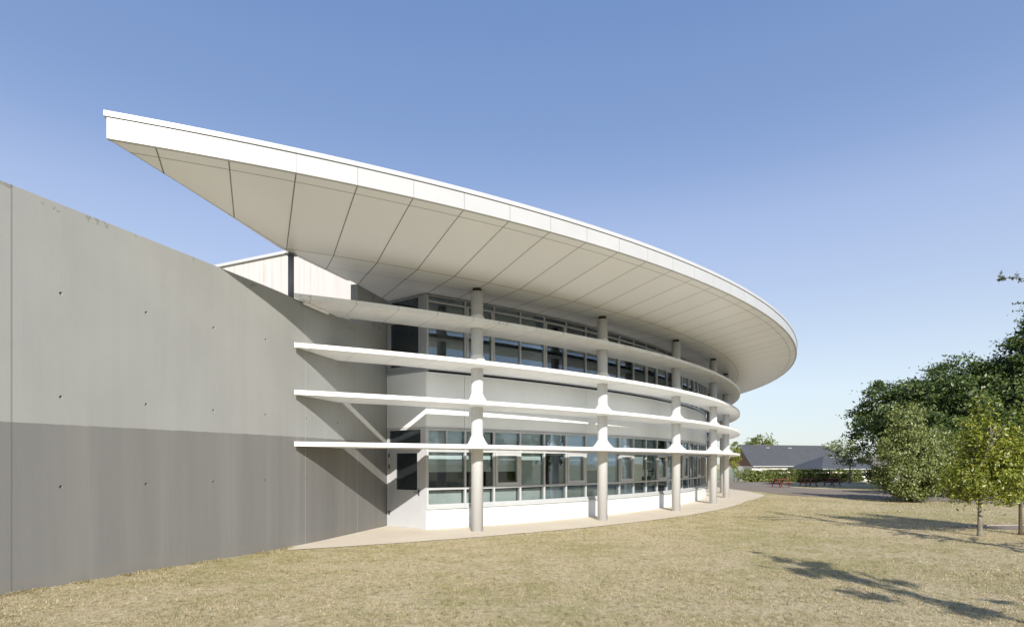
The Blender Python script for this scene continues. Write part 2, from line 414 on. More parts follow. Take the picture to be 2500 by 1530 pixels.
# ------------------------------------------------------------------ ground
WALL = [(-9.72, 3.27), (-7.22, 8.1), (-4.79, 12.8), (-3.69, 16.84)]
def in_paving(x, y):
    r = math.hypot(x - CX, y - CY); a = degrees(atan2(y - CY, x - CX))
    return r < 34.12 + 0.05 * noise.noise(Vector((x * 2, y * 2, 0))) and a > -66
def zg(x, y):
    d = max(0.0, y - 57.0); return -1.25 * min(1.0, d / 9.0) ** 1.5
xs = [-500, -250, -120, -60, -30, -15] + [-10 + 2.5 * i for i in range(29)] + [70, 90, 130, 250, 500]
ys = [-400, -150, -60, -20] + [-5 + 2.5 * i for i in range(33)] + [90, 130, 250, 500, 1200]
g = MB()
for y in ys:
    for x in xs: g.v.append((x, y, zg(x, y)))
for j in range(len(ys) - 1):
    for i in range(len(xs) - 1):
        p = j * len(xs) + i; g.f.append((p, p + 1, p + 1 + len(xs), p + len(xs))); g.sm.append(True)
tag(g.build('lawn_ground', M['lawn'], recalc=False), kind='structure')

# sandy paving ring round the curved block, with a slightly ragged outer edge
pv = MB(); n = 260
ring = []
for i in range(n + 1):
    a = rad(-65.2 + (50 + 65.2) * i / n)
    wob = 0.05 * noise.noise(Vector((cos(a) * 60, sin(a) * 60, 3))) + 0.02 * noise.noise(Vector((cos(a) * 400, sin(a) * 400, 1)))
    wide = 0.0 if i < 150 else 0.7 * min(1, (i - 150) / 40)
    ring.append((30.2, 34.12 + wob + 1.0 * max(0, min(1, (degrees(a) + 27) / 10)) - .5 * max(0, min(1, (degrees(a) + 17) / 12)), a))
for (r0, r1, a), (s0, s1, b) in zip(ring, ring[1:]):
    r1, s1 = min(r1, 35.6), min(s1, 35.6)
    pv.quad([(CX + r0 * cos(a), CY + r0 * sin(a), .012), (CX + r1 * cos(a), CY + r1 * sin(a), .012),
             (CX + s1 * cos(b), CY + s1 * sin(b), .012), (CX + s0 * cos(b), CY + s0 * sin(b), .012)])
tag(pv.build('paving', M['paving']), kind='structure')

def sheet(name, pts, m, z):
    s = MB(); s.quad([(x, y, z) for x, y in pts]); o = s.build(name, m, recalc=False)
    return tag(o, kind='structure')
path_pts = [(15.6, 33.4), (16.4, 31.6), (19.4, 28.6), (21.2, 26.6), (23.5, 24.5), (30, 21.5), (38, 19.5), (38, 24), (30, 27.5), (25.5, 34.0),
            (23.9, 37.2), (21.1, 42.6), (22.0, 47.0), (25.0, 54.6), (12, 55.5), (12, 50), (15.0, 42.0), (15.9, 37.0)]
sheet('asphalt_path', path_pts, M['asphalt'], 0.006)
sheet('near_path', [(12.75, 16.55), (14.2, 15.9), (16.5, 15.6), (22, 16.4), (30, 17.6), (30, 19.8), (22, 18.1), (16.5, 17.05), (14.3, 16.95)], M['asphalt'], 0.006)
kb = MB()
kp = [(15.9, 34.1), (16.6, 32.1), (19.5, 28.95)]
for (x0, y0), (x1, y1) in zip(kp, kp[1:]):
    L = math.hypot(x1 - x0, y1 - y0); kb.box(((x0 + x1) / 2, (y0 + y1) / 2, 0.012), (L, 0.14, 0.04), atan2(y1 - y0, x1 - x0))
kp = [(12.7, 16.72), (14.3, 17.05), (16.5, 17.15), (22, 18.2)]
for (x0, y0), (x1, y1) in zip(kp, kp[1:]):
    L = math.hypot(x1 - x0, y1 - y0); kb.box(((x0 + x1) / 2, (y0 + y1) / 2, 0.012), (L, 0.14, 0.04), atan2(y1 - y0, x1 - x0))
tag(kb.build('path_kerb', M['kerb']), kind='structure')

def in_poly(x, y, P):
    c = False
    for i in range(len(P)):
        (x0, y0), (x1, y1) = P[i - 1], P[i]
        if (y0 > y) != (y1 > y) and x < (x1 - x0) * (y - y0) / (y1 - y0) + x0: c = not c
    return c
near_path_pts = [(12.75, 16.55), (14.2, 15.9), (16.5, 15.6), (22, 16.4), (30, 17.6), (30, 19.8), (22, 18.1), (16.5, 17.05), (14.3, 16.95)]

def left_of_wall(x, y):
    for (x0, y0), (x1, y1) in zip(WALL, WALL[1:]):
        if y0 <= y < y1: return x < x0 + (x1 - x0) * (y - y0) / (y1 - y0) + 0.03
    return y >= WALL[-1][1] and x < 0

# grass blades, thinning out with distance
rg = random.Random(3)
gv, gf = [], []
def blade(x, y, h, wd):
    a = rg.uniform(0, 2 * pi); lx, ly = rg.gauss(0, .55) * h, rg.gauss(0, .55) * h
    b = len(gv); dx, dy = cos(a) * wd, sin(a) * wd
    gv.extend([(x - dx, y - dy, 0), (x + dx, y + dy, 0), (x + lx, y + ly, h)]); gf.append((b, b + 1, b + 2))
bands = [(4.3, 7, 2000, .026, .0036), (7, 10, 1100, .027, .0045), (10, 14, 500, .025, .005), (14, 20, 200, .028, .008), (20, 31, 50, .034, .014)]
for y0, y1, dens, hh, wd in bands:
    x0, x1 = -0.75 * y1 - 1, 0.92 * y1 + 1
    for _ in range(int((x1 - x0) * (y1 - y0) * dens)):
        x, y = rg.uniform(x0, x1), rg.uniform(y0, y1)
        if abs(x) > 0.92 * y + 0.6 or left_of_wall(x, y) or in_paving(x, y): continue
        if y > 15 and (in_poly(x, y, path_pts) or in_poly(x, y, near_path_pts)): continue
        q = noise.noise(Vector((x * 0.9, y * 0.9, 0))) + 0.6 * noise.noise(Vector((x * 3.1, y * 3.1, 5)))
        if q < -0.25 and rg.random() < 0.55: continue
        blade(x, y, hh * rg.uniform(.45, 1.25) * (1 + .5 * max(0, q)), wd * rg.uniform(.6, 1.3))
# longer tufts where the mower does not reach: along the wall foot and the paving edge
for (x0, y0), (x1, y1) in zip(WALL[:3], WALL[1:3]):
    for _ in range(2000):
        t = rg.random(); x, y = x0 + (x1 - x0) * t, y0 + (y1 - y0) * t; d = abs(rg.gauss(0, .10)) + .02
        if noise.noise(Vector((x * 1.7, y * 1.7, 9))) < -.05: continue
        blade(x + d * .89, y - d * .45, rg.uniform(.02, .06), .006)
me = bpy.data.meshes.new('grass'); me.from_pydata(gv, [], gf)
tag(link('grass', me, M['grass']), 'short dry straw-coloured grass covering the lawn', 'grass', kind='stuff')

# ------------------------------------------------------------------ long concrete wall (a thing of its own)
def concrete_wall():
    pts = [Vector((x, y)) for x, y in WALL]
    seg = [(b - a).length for a, b in zip(pts, pts[1:])]
    S = [-seg[0], 0, seg[1], seg[1] + seg[2]]
    def at(s):
        K = 1.1                                   # the wall bends gently, not at a sharp corner
        if abs(s - S[2]) < K:
            d0 = (pts[2] - pts[1]).normalized(); d1 = (pts[3] - pts[2]).normalized(); t = (s - S[2] + K) / (2 * K)
            a, c = pts[2] - d0 * K, pts[2] + d1 * K
            p = a * (1 - t) ** 2 + pts[2] * 2 * t * (1 - t) + c * t * t
            d = (d0 * (1 - t) + d1 * t).normalized(); return p, Vector((d.y, -d.x))
        for i in range(3):
            if s <= S[i + 1] or i == 2:
                t = (s - S[i]) / (S[i + 1] - S[i]); p = pts[i].lerp(pts[i + 1], t)
                d = (pts[i + 1] - pts[i]).normalized(); return p, Vector((d.y, -d.x))
    def top(s):
        if s > 7.85: return 6.62
        K = [(-6, 6.25), (0, 5.85), (2.35, 5.71), (4.45, 5.58), (5.31, 5.53), (7.86, 5.58)]
        for (a, za), (b, zb) in zip(K, K[1:]):
            if a <= s <= b: return za + (zb - za) * (s - a) / (b - a)
        return 5.85
    holes = [(s, z) for s in (0.73, 2.00, 3.26, 4.45, 5.66) for z in (1.50, 2.87, 4.45)] + [(-0.55, z) for z in (1.5, 2.87, 4.45)] + [(6.9, 2.87), (6.9, 4.45)]
    hs = 0.022
    cuts = sorted(set([S[0], 0, S[2], 7.85, S[3]] + [v for s, _ in holes for v in (s - hs, s + hs)] + [S[0] + .4 * i for i in range(int((S[3] - S[0]) / .4))] + [S[2] - 1.1 + .1 * i for i in range(23)]))
    cuts = [c for i, c in enumerate(cuts) if i == 0 or c - cuts[i - 1] > 1e-4]
    zc = sorted(set([0.0] + [v for _, z in holes for v in (z - hs, z + hs)]))
    bm = bmesh.new(); uvl = bm.loops.layers.uv.new('uv')
    def vert(s, z, depth=0.0):
        p, nrm = at(s); return bm.verts.new((p.x - nrm.x * depth, p.y - nrm.y * depth, z))
    def face(corners, depth=0.0):
        f = bm.faces.new([vert(s, z, d) for s, z, d in corners])
        for l, (s, z, d) in zip(f.loops, corners): l[uvl].uv = (s + d, z)
    def is_hole(s, z): return any(abs(s - a) < hs * .9 and abs(z - b) < hs * .9 for a, b in holes)
    T = 0.20
    for s0, s1 in zip(cuts, cuts[1:]):
        zz = zc + [None]
        sm = (s0 + s1) / 2
        off = 1e-5
        t0, t1 = top(s0 + off), top(s1 - off)
        for z0, z1 in zip(zz, zz[1:]):
            if z1 is None: face([(s0, z0, 0), (s1, z0, 0), (s1, t1, 0), (s0, t0, 0)])
            elif is_hole(sm, (z0 + z1) / 2):
                D = 0.03
                A = [(s0, z0), (s1, z0), (s1, z1), (s0, z1)]; c = (sm, (z0 + z1) / 2)
                I = [(c[0] + (a - c[0]) * .55, c[1] + (b - c[1]) * .55) for a, b in A]
                face([(*p, D) for p in I])
                for k in range(4):
                    l = (k + 1) % 4; face([(*A[k], 0), (*A[l], 0), (*I[l], D), (*I[k], D)])
            else: face([(s0, z0, 0), (s1, z0, 0), (s1, z1, 0), (s0, z1, 0)])
        face([(s0, t0, 0), (s1, t1, 0), (s1, t1, T), (s0, t0, T)])
        face([(s1, 0, T), (s0, 0, T), (s0, t0, T), (s1, t1, T)])
    face([(7.8501, 5.57, T), (7.8501, 5.57, 0), (7.8501, 6.62, 0), (7.8501, 6.62, T)])
    face([(S[0], 0, T), (S[0], 0, 0), (S[0], top(S[0]), 0), (S[0], top(S[0]), T)])
    face([(S[3], 0, 0), (S[3], 0, T), (S[3], 6.62, T), (S[3], 6.62, 0)])
    bmesh.ops.remove_doubles(bm, verts=bm.verts, dist=1e-5)
    bmesh.ops.recalc_face_normals(bm, faces=bm.faces)
    me = bpy.data.meshes.new('concrete_wall'); bm.to_mesh(me); bm.free()
    o = link('concrete_wall', me, M['concrete'])
    tag(o, 'long bare grey concrete wall in two shades with tie holes, left of the curved building', 'wall')
concrete_wall()

# ------------------------------------------------------------------ the curved building
B = empty('school_building', (CX, CY, 0))
tag(B, 'two-storey white curved building with a wide overhanging roof, round columns and louvre rings', 'building')
def P(name, mb, m, parent=None, **k): return mb.build(name, M[m], parent or B, **k)

W2a, W2b = loc2(*WALL[2]), loc2(*WALL[3])
def line_angle(r, p, q, off=0.0):
    """angle where circle r meets the straight line p-q (the crossing on the outer side), in degrees"""
    d = Vector((q[0] - p[0], q[1] - p[1])).normalized(); nrm = Vector((d.y, -d.x))
    p = Vector(p) + nrm * off
    b = p.dot(d); c = p.dot(p) - r * r; t = -b - sqrt(max(0, b * b - c)); h = p + d * t
    return degrees(atan2(h.y, h.x))
OX, OY = -18.22 - CX, 41.255 - CY                  # centre of the roof edge circle, seen from the building's centre
CH_T, CH_S, CH_W = loc2(-6.182, 8.738), loc2(-4.97, 12.89), loc2(-4.07, 15.3)      # straight left edge: tip, over the post, at the wall
def ring(rp):
    """rp = nominal ring radius; beyond the crease the rings drift to the edge circle"""
    f = max(0.0, (rp - R_CREASE) / (R_ROOF - R_CREASE))
    return OX * f, OY * f, (rp if f == 0 else R_CREASE + (R_EDGE - R_CREASE) * f), Z_SOF + (Z_EDGE - Z_SOF) * min(1.0, f * 1.03), f
def ring_start(rp):
    ox, oy, rr_, z, f = ring(rp)
    if rp >= R_CREASE: p, q = CH_T, CH_S
    elif rp >= 31.85: p, q = CH_S, CH_W
    else: return -59.55 if rp > 30 else -53.0
    return line_angle(rr_, (p[0] - ox, p[1] - oy), (q[0] - ox, q[1] - oy))
def ring_pt(rp, a, z=None):
    ox, oy, rr_, zz, f = ring(rp); t = rad(a); return (ox + rr_ * cos(t), oy + rr_ * sin(t), zz if z is None else z)
def roof_sheet(rings, n, smooth_from, zs=None):
    V, F, U, S = [], [], [], []; k = len(rings)
    for i in range(n + 1):
        for j, rp in enumerate(rings):
            a0 = ring_start(rp); a = a0 + (62 - a0) * (i / n)
            V.append(ring_pt(rp, a, None if zs is None else zs[j])); U.append((rad(a), rp))
    for i in range(n):
        for j in range(k - 1):
            p = i * k + j; F.append((p, p + k, p + k + 1, p + 1)); S.append(j >= smooth_from)
    return V, F, U, S
V, F, U, S_ = roof_sheet([26.0, 30.5, 31.9, 33.0, R_CREASE, 34.4, 35.2, R_STRIP, R_ROOF], 150, 4)
V2, F2, U2, S2 = roof_sheet([R_ROOF, R_ROOF - .25, 31.9, 30.5, 26.0], 150, 0, [Z_EDGE + .315, Z_EDGE + .345, 7.3, 7.3, 7.25])
nb = len(V); V += V2; U += U2; S_ += S2; F += [tuple(nb + q for q in f) for f in F2]
me = bpy.data.meshes.new('roof'); me.from_pydata(V, [], F); me.polygons.foreach_set('use_smooth', S_)
uvl = me.uv_layers.new(name='uv')
for l in me.loops: uvl.data[l.index].uv = U[l.vertex_index]
roof = link('roof', me, M['soffit'], B)
a0 = ring_start(R_ROOF); rl = (OX, OY, 0)
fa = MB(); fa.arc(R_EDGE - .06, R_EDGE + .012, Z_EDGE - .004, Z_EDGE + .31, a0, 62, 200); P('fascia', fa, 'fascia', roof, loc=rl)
fg = MB(); fg.arc(R_EDGE - .06, R_EDGE - .012, Z_EDGE + .31, Z_EDGE + .325, a0, 62, 200); P('shadow_gap', fg, 'black', roof, loc=rl)
fc = MB(); fc.arc(R_EDGE - .30, R_EDGE + .033, Z_EDGE + .325, Z_EDGE + .405, a0 - .06, 62, 200); P('edge_cap', fc, 'cap', roof, loc=rl)
# straight edge trim along the left side
tr = MB()
prev = None
for rp in (R_ROOF, R_STRIP, 35.2, 34.4, R_CREASE, 33.0, 31.95):
    p = Vector(ring_pt(rp, ring_start(rp)))
    if prev is not None:
        d = (p - prev); d.z = 0; nrm = Vector((d.y, -d.x, 0)).normalized() * (-1)
        if nrm.x > 0: nrm = -nrm
        q = []
        for e, er in ((prev, pr), (p, rp)):
            wd = .006 + .13 * min(1, max(0, (R_ROOF - er) / 2.7)); hh = .32 if er > 35 else .6
            q.append([e + Vector((0, 0, -.008)), e + nrm * wd + Vector((0, 0, .03)), e + nrm * wd + Vector((0, 0, hh)), e + Vector((0, 0, hh + .02))])
        for j in range(4): tr.quad([q[0][j], q[1][j], q[1][(j + 1) % 4], q[0][(j + 1) % 4]])
    prev, pr = p, rp
P('edge_trim', tr, 'cap', roof)
# post carrying the roof on the wall top
pw = loc2(-5.02, 13.02)
po = MB(); po.tube((pw[0], pw[1], 5.45), (pw[0], pw[1], 6.62), .065, n=16); po.box((pw[0], pw[1], 6.585), (.2, .2, .02)); P('roof_post', po, 'steel')

# --- columns with brackets
Z_FIN = [5.566, 4.474, 3.428, 2.287]
NCOL = 9
for i in range(NCOL):
    a = rad(TH0 + i * DTH); x, y = R_COL * cos(a), R_COL * sin(a)
    c = MB(); c.lathe([(.165, 0, 1), (.165, 6.505, 1)], 28, (x, y)); col = P('column', c, 'column')
    s = MB(); s.lathe([(.12, 6.505, 1), (.12, 6.605, 1)], 16, (x, y)); P('column_neck', s, 'neck', col)
    for z in Z_FIN:
        br = MB()
        br.lathe([(.235, z + .055, 1.85), (.228, z + .075, 1.78), (.20, z + .17, 1.42), (.178, z + .265, 1.04), (.172, z + .29, 1.0), (.168, z + .30, 1.0)], 28, (x, y), ang=a)
        P('bracket', br, 'bracket', col)
# --- louvre rings, one blade per bay and level
prof = [(R_FIN, -.052), (R_FIN, .050), (33.45, .058), (R_FIN0, .058), (R_FIN0, -.055)]
for z in Z_FIN:
    for i in range(-1, NCOL - 1):
        l = MB(); off = MOD * 0.30
        a1 = TH0 + (i + 1) * DTH + off - .02
        starts = [line_angle(r, W2a, W2b, .012) if i < 0 else TH0 + i * DTH + off + .02 for r, _ in prof]
        l.sweep([(r, z + dz) for r, dz in prof], starts, a1, 14)
        lv = P('louvre_blade', l, 'louvre')
        if i > 1: continue
        ends = [TH0 + (i + 1) * DTH + off - .10, TH0 + (i + 1) * DTH + off - .32]
        if i < 0: ends += [starts[0] + .22, starts[0] + .55]
        else: ends += [TH0 + i * DTH + off + .16, TH0 + i * DTH + off + .42]
        for e in ends:
            sc = MB(); t = rad(e); sc.tube(((R_FIN - .01) * cos(t), (R_FIN - .01) * sin(t), z + .002), ((R_FIN + .004) * cos(t), (R_FIN + .004) * sin(t), z + .002), .013, n=8)
            P('screw', sc, 'steel', lv)
# white bar standing in for the sunlit strip below the top louvre
d = Vector((W2b[0] - W2a[0], W2b[1] - W2a[1])).normalized(); p = Vector(W2a) + d * .62
tb = MB(); tb.box((p.x + .06, p.y - .016, 5.47), (.05, .95, .06), atan2(d.y, d.x) - pi / 2)
P('sunlit_strip', tb, 'bracket')

# --- facade
A_K = TH0 - 1.08 * MOD                  # corner where the curve begins
ZG0, ZG1, ZU0, ZU1 = 0.62, 2.84, 4.47, 6.56
bays = [A_K] + [FM0 + 5 * FMOD * i for i in range(0, 9)]
bays = [A_K, FM0 - .05 * FMOD] + [FM0 + 5 * FMOD * i - .05 * FMOD for i in range(1, 9)]
g_ = 0.011
for a, b2 in zip(bays, bays[1:]):
    p = MB(); p.arc(31.80, R_FAC, 0, 0.565, a + g_, b2 - g_); P('plinth_panel', p, 'white')
    p = MB(); p.arc(31.80, R_FAC, 2.875, 4.40, a + g_, b2 - g_); P('spandrel_panel', p, 'white')
    p = MB(); p.arc(31.80, R_FAC + .05, .568, .595, a, b2 - .01); p.arc(31.80, R_FAC + .025, .597, .618, a, b2 - .01); P('window_sill', p, 'sill')
    p = MB(); p.arc(31.80, R_FAC + .02, 2.845, 2.872, a, b2 - .01); P('head_flashing', p, 'frame')
    p = MB(); p.arc(31.78, R_FAC - .06, 4.402, 4.468, a, b2 - .004); P('recess_band', p, 'black')
r0, r1 = 31.84, 31.925
def arcbar(mb, a, wd, z0, z1, pr=0.0):     # vertical bar of width wd metres
    h = degrees(wd / 2 / 31.9); mb.arc(r0, r1 + pr, z0, z1, a - h, a + h, 1)
rr = random.Random(11)
edges = [A_K + .10] + [FM0 + FMOD * i for i in range(0, 40)]
edges = [e for e in edges if e < TH_END]
mulw = degrees(.03 / 31.9)
for idx, (a, b2) in enumerate(zip(edges, edges[1:])):
    la, lb = a + mulw + .004, b2 - mulw - .004
    # ground storey: three rows
    casement = idx % 3 == 2
    f = MB(); arcbar(f, a, .058, ZG0, ZG1, .006)
    for z0, z1 in ((ZG0, .70), (1.10, 1.165), (2.17, 2.235), (2.775, ZG1)): f.arc(r0, r1, z0, z1, la, lb, 2)
    if casement:
        f.arc(r0 + .005, r1 + .018, 1.17, 1.27, la + .02, lb - .02, 2); f.arc(r0 + .005, r1 + .018, 2.08, 2.165, la + .02, lb - .02, 2)
        arcbar(f, la + .10, .09, 1.272, 2.078, .018); arcbar(f, lb - .10, .09, 1.272, 2.078, .018)
    if idx == 0: arcbar(f, (a + b2) / 2, .04, 2.237, 2.773)
    win = P('window', f, 'frame')
    q = MB(); q.arc(31.872, 31.886, .69, 2.79, la - .01, lb + .01, 2); P('pane', q, 'glass_clear', win)
    k_ = MB()
    if idx < 11:
        drop = rr.choice([1.15, 1.15, 1.2, 1.6]) if idx % 5 != 4 else 2.1
        k_.arc(31.76, 31.77, drop, 2.80, la, lb, 2); P('blind', k_, 'blind', win)
        q = MB(); q.arc(31.70, 31.74, .62, 1.06, la, lb, 2); P('radiator_cover', q, 'blind_pale', win)
    # upper storey: two rows
    f = MB(); arcbar(f, a, .05, ZU0, ZU1, .004)
    for z0, z1 in ((ZU0, 4.54), (6.36, 6.41), (6.535, ZU1)): f.arc(r0, r1 - .002, z0, z1, la, lb, 2)
    if idx % 3 == 1:
        arcbar(f, la + .07, .07, 4.542, 6.358, .01); arcbar(f, lb - .07, .07, 4.542, 6.358, .01)
    win = P('window', f, 'frame')
    q = MB(); q.arc(31.872, 31.886, 4.53, 6.55, la - .01, lb + .01, 2); P('pane', q, 'glass', win)
# rooms behind the glass
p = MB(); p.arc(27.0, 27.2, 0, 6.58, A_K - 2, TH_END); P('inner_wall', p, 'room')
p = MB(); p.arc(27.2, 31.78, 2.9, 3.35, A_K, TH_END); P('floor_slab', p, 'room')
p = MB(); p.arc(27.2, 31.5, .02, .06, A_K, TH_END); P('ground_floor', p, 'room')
p = MB(); p.arc(27.0, 31.8, 0, 6.58, TH_END, TH_END + .4, 1); P('light_stop_wall', p, 'white')  # added to close the unseen end, so no light leaks into the rooms

# --- angled entrance facet between the concrete wall and the curve
k0 = Vector(W2b); kk = Vector((R_FAC * cos(rad(A_K)), R_FAC * sin(rad(A_K)))); fd = (kk - k0); FL = fd.length; fd.normalize(); fn = Vector((fd.y, -fd.x))
frz = atan2(fd.y, fd.x)
def fbox(mb, s0, s1, z0, z1, d0, d1):          # along the facet, height, depth (outwards +)
    c = k0 + fd * ((s0 + s1) / 2) + fn * ((d0 + d1) / 2)
    mb.box((c.x, c.y, (z0 + z1) / 2), (s1 - s0, abs(d1 - d0), z1 - z0), frz)
e0, e1 = .015, FL - .012
p = MB(); fbox(p, e0, e1, 2.875, 4.40, -.16, 0); P('spandrel_panel', p, 'white')
p = MB(); fbox(p, e0, e1, 4.402, 4.47, -.15, .015); P('window_sill', p, 'framedark')
f = MB()
for s0, s1 in ((e0, .13), (FL - .30, FL - .235), (FL - .10, e1)): fbox(f, s0, s1, 4.472, 6.57, -.12, -.01)
fbox(f, FL - .233, FL - .102, 4.472, 6.57, -.10, -.03)
for z0, z1 in ((4.472, 4.62), (5.90, 5.96), (6.53, 6.57)): fbox(f, .132, FL - .302, z0, z1, -.11, -.02)
win = P('window', f, 'framedark'); q = MB(); fbox(q, .13, FL - .30, 4.6, 6.55, -.075, -.06); P('pane', q, 'glass', win)
# door with transom light
f = MB()
fbox(f, e0, .085, 0, 2.872, -.12, 0); fbox(f, FL - .21, e1, 0, 2.872, -.12, 0)
fbox(f, .087, FL - .212, 2.33, 2.41, -.11, -.01); fbox(f, .087, FL - .212, 2.80, 2.872, -.11, -.01)
df = P('door_frame', f, 'door'); q = MB(); fbox(q, .087, FL - .212, 2.41, 2.80, -.07, -.058); P('pane', q, 'glass', df)
d = MB(); d0, d1 = .092, FL - .217
fbox(d, d0, d0 + .29, .015, 2.325, -.075, -.02); fbox(d, d1 - .14, d1, .015, 2.325, -.075, -.02)
fbox(d, d0 + .29, d1 - .14, .015, 1.09, -.075, -.02); fbox(d, d0 + .29, d1 - .14, 2.14, 2.325, -.075, -.02)
door = P('door', d, 'door'); q = MB(); fbox(q, d0 + .29, d1 - .14, 1.09, 2.14, -.06, -.045); P('pane', q, 'glass', door)
h = MB(); fbox(h, d1 - .10, d1 - .055, .94, 1.12, -.02, -.008); fbox(h, d1 - .20, d1 - .06, 1.03, 1.05, .03, .05); fbox(h, d1 - .085, d1 - .065, 1.03, 1.05, -.008, .03); P('handle', h, 'handle', door)
for z in (.35, 1.70, 2.02):
    h = MB(); fbox(h, d0 - .006, d0 + .03, z, z + .11, -.02, .004); P('hinge', h, 'handle', door)

# ------------------------------------------------------------------ tall boarded hall behind
def hall():
    a, b2 = Vector((-12.2, 19.95)), Vector((-4.30, 16.35)); d = (b2 - a).normalized(); nb = Vector((-d.y, d.x)); L = (b2 - a).length
    bm = bmesh.new(); uvl = bm.loops.layers.uv.new('uv')
    za, zb, dep = 8.24, 8.24, 9.0
    def F(c):
        f = bm.faces.new([bm.verts.new((p.x, p.y, z)) for p, z, u in c])
        for l, (p, z, u) in zip(f.loops, c): l[uvl].uv = (u, z)
    A, Bp, Cp, D = a, b2, b2 + nb * dep, a + nb * dep
    F([(A, 0, 0), (Bp, 0, L), (Bp, zb, L), (A, za, 0)]); F([(Bp, 0, L), (Cp, 0, L + dep), (Cp, zb, L + dep), (Bp, zb, L)])
    F([(Cp, 0, 0), (D, 0, L), (D, za, L), (Cp, zb, 0)]); F([(D, 0, 0), (A, 0, dep), (A, za, dep), (D, za, 0)])
    F([(A, za, 0), (Bp, zb, 0), (Cp, zb, 0), (D, za, 0)])
    me = bpy.data.meshes.new('boarded_walls'); bm.to_mesh(me); bm.free()
    e = empty('hall_building', (0, 0, 0))
    tag(e, 'taller block clad in weathered white vertical boards, behind the concrete wall', 'building')
    link('boarded_wall', me, M['cladding'], e)
    c = MB(); m_ = (a + b2) / 2; c.box((m_.x - .0, m_.y, 8.285), (L + .1, .14, .09), atan2(d.y, d.x)); c.build('roof_cap', M['cap'], e)
hall()

# ------------------------------------------------------------------ trees
def leaf_quad(V, F, c, size, rnd, up=0.35, droop=0.0, out=None):
    nrm = Vector((rnd.gauss(0, 1), rnd.gauss(0, 1), rnd.gauss(0, 1) + up))
    if out is not None: nrm += out
    nrm.normalize()
    x = nrm.orthogonal().normalized(); x.rotate(Matrix.Rotation(rnd.uniform(0, 2 * pi), 3, nrm)); 
    if droop: x = (x + Vector((0, 0, -droop))).normalized()
    y = nrm.cross(x); s = size * rnd.uniform(.6, 1.3); b = len(V)
    V.extend([tuple(c - x * s), tuple(c + y * s * .42), tuple(c + x * s), tuple(c - y * s * .42)]); F.append((b, b + 1, b + 2, b + 3))

def limbs(mb, p, d, L, r, depth, rnd, spread=.55, tips=None):
    q = p + d * L; mb.tube(p, q, r, r * .68, n=8 if r > .04 else 5, cap=False)
    if tips is not None and depth <= 1: tips.append(q)
    if depth <= 0: return
    for _ in range(rnd.choice((2, 3))):
        nd = (d + Vector((rnd.uniform(-1, 1), rnd.uniform(-1, 1), rnd.uniform(-.25, .5))) * spread).normalized()
        limbs(mb, q, nd, L * rnd.uniform(.6, .82), r * .62, depth - 1, rnd, spread, tips)

def tree(name, x, y, label, leaf, lobes, nclump, per, size, seed, clump=.5, flat=.6, trunk=.12, trunk_h=1.5, barkm='bark', depth=3,
         group=None, cat='tree', shell=.55, droop=0.0, stems=1, z0=0.0, spread=.55, limb=None):
    """lobes: ellipsoids (dx, dy, z, rx, ry, rz); leaves sit in flattened clumps through the outer volume"""
    rnd = random.Random(seed); e = empty(name, (x, y, z0)); tag(e, label, cat, group)
    if trunk:
        mb = MB()
        for s in range(stems):
            ox = (s - (stems - 1) / 2) * trunk * 3.2
            lean = Vector((rnd.uniform(-.06, .06), rnd.uniform(-.06, .06), 1)).normalized()
            base = Vector((ox, 0, -.05)); mb.tube(base, base + Vector((0, 0, .18)), trunk * 1.35, trunk, n=10)
            mb.tube(base + Vector((0, 0, .17)), base + lean * trunk_h, trunk, trunk * .8, n=10, cap=False)
            limbs(mb, base + lean * trunk_h, lean, limb or trunk_h * .7, trunk * .78, depth, rnd, spread)
        mb.build('trunk', M[barkm], e, recalc=False)
    V, F = [], []; vol = [l[3] * l[4] * l[5] for l in lobes]
    for _ in range(nclump):
        dx, dy, z, rx, ry, rz = rnd.choices(lobes, vol)[0]
        v = Vector((rnd.gauss(0, 1), rnd.gauss(0, 1), rnd.gauss(0, 1))).normalized(); k = shell + (1.05 - shell) * rnd.random() ** .6
        if rnd.random() < .07: k *= 1.12
        c = Vector((dx + v.x * rx * k, dy + v.y * ry * k, z + v.z * rz * k))
        cs = clump * rnd.uniform(.55, 1.35)
        for _ in range(int(per * rnd.uniform(.6, 1.4))):
            p = c + Vector((rnd.gauss(0, cs * .5), rnd.gauss(0, cs * .5), rnd.gauss(0, cs * .5 * flat)))
            if p.z < .05: continue
            leaf_quad(V, F, p, size, rnd, .5, droop, v * .9)
    me = bpy.data.meshes.new('crown'); me.from_pydata(V, [], F); link('crown', me, M[leaf], e); return e

# big dark maple behind the lawn trees
tree('maple_tree', 29.5, 38.5, 'big dark green dense-leaved tree with layered crown, largest beyond the path', 'leaf_dark',
     [(-1.5, 0, 4.9, 5.0, 4.5, 2.9), (2.0, 0, 5.9, 4.6, 4.4, 3.2), (-3.0, -.6, 3.9, 2.6, 2.8, 1.9), (4.2, .5, 5.2, 3.4, 3.6, 3.2)], 700, 130, .125, 1, .70, .50, .30, 1.6, depth=3, limb=1.6, shell=.45)
tree('broadleaf_tree', 33.6, 35.5, 'tall dark tree with sunlit yellowish sprays at the right edge, taller than its neighbours', 'leaf_dark',
     [(0, 0, 6.2, 3.2, 3.0, 4.6), (.3, 0, 9.2, 2.1, 1.9, 2.6)], 360, 105, .125, 2, .68, .5, .25, 2.0, depth=3, limb=1.8)
tree('shade_tree', 24.6, 30.6, 'dark round bushy tree standing low behind the yellow-green young trees', 'leaf_dark',
     [(0, 0, 2.3, 2.4, 2.0, 1.9), (1.7, 0, 2.6, 2.0, 1.9, 1.9)], 300, 44, .11, 12, .65, .45, .15, .6, depth=2)
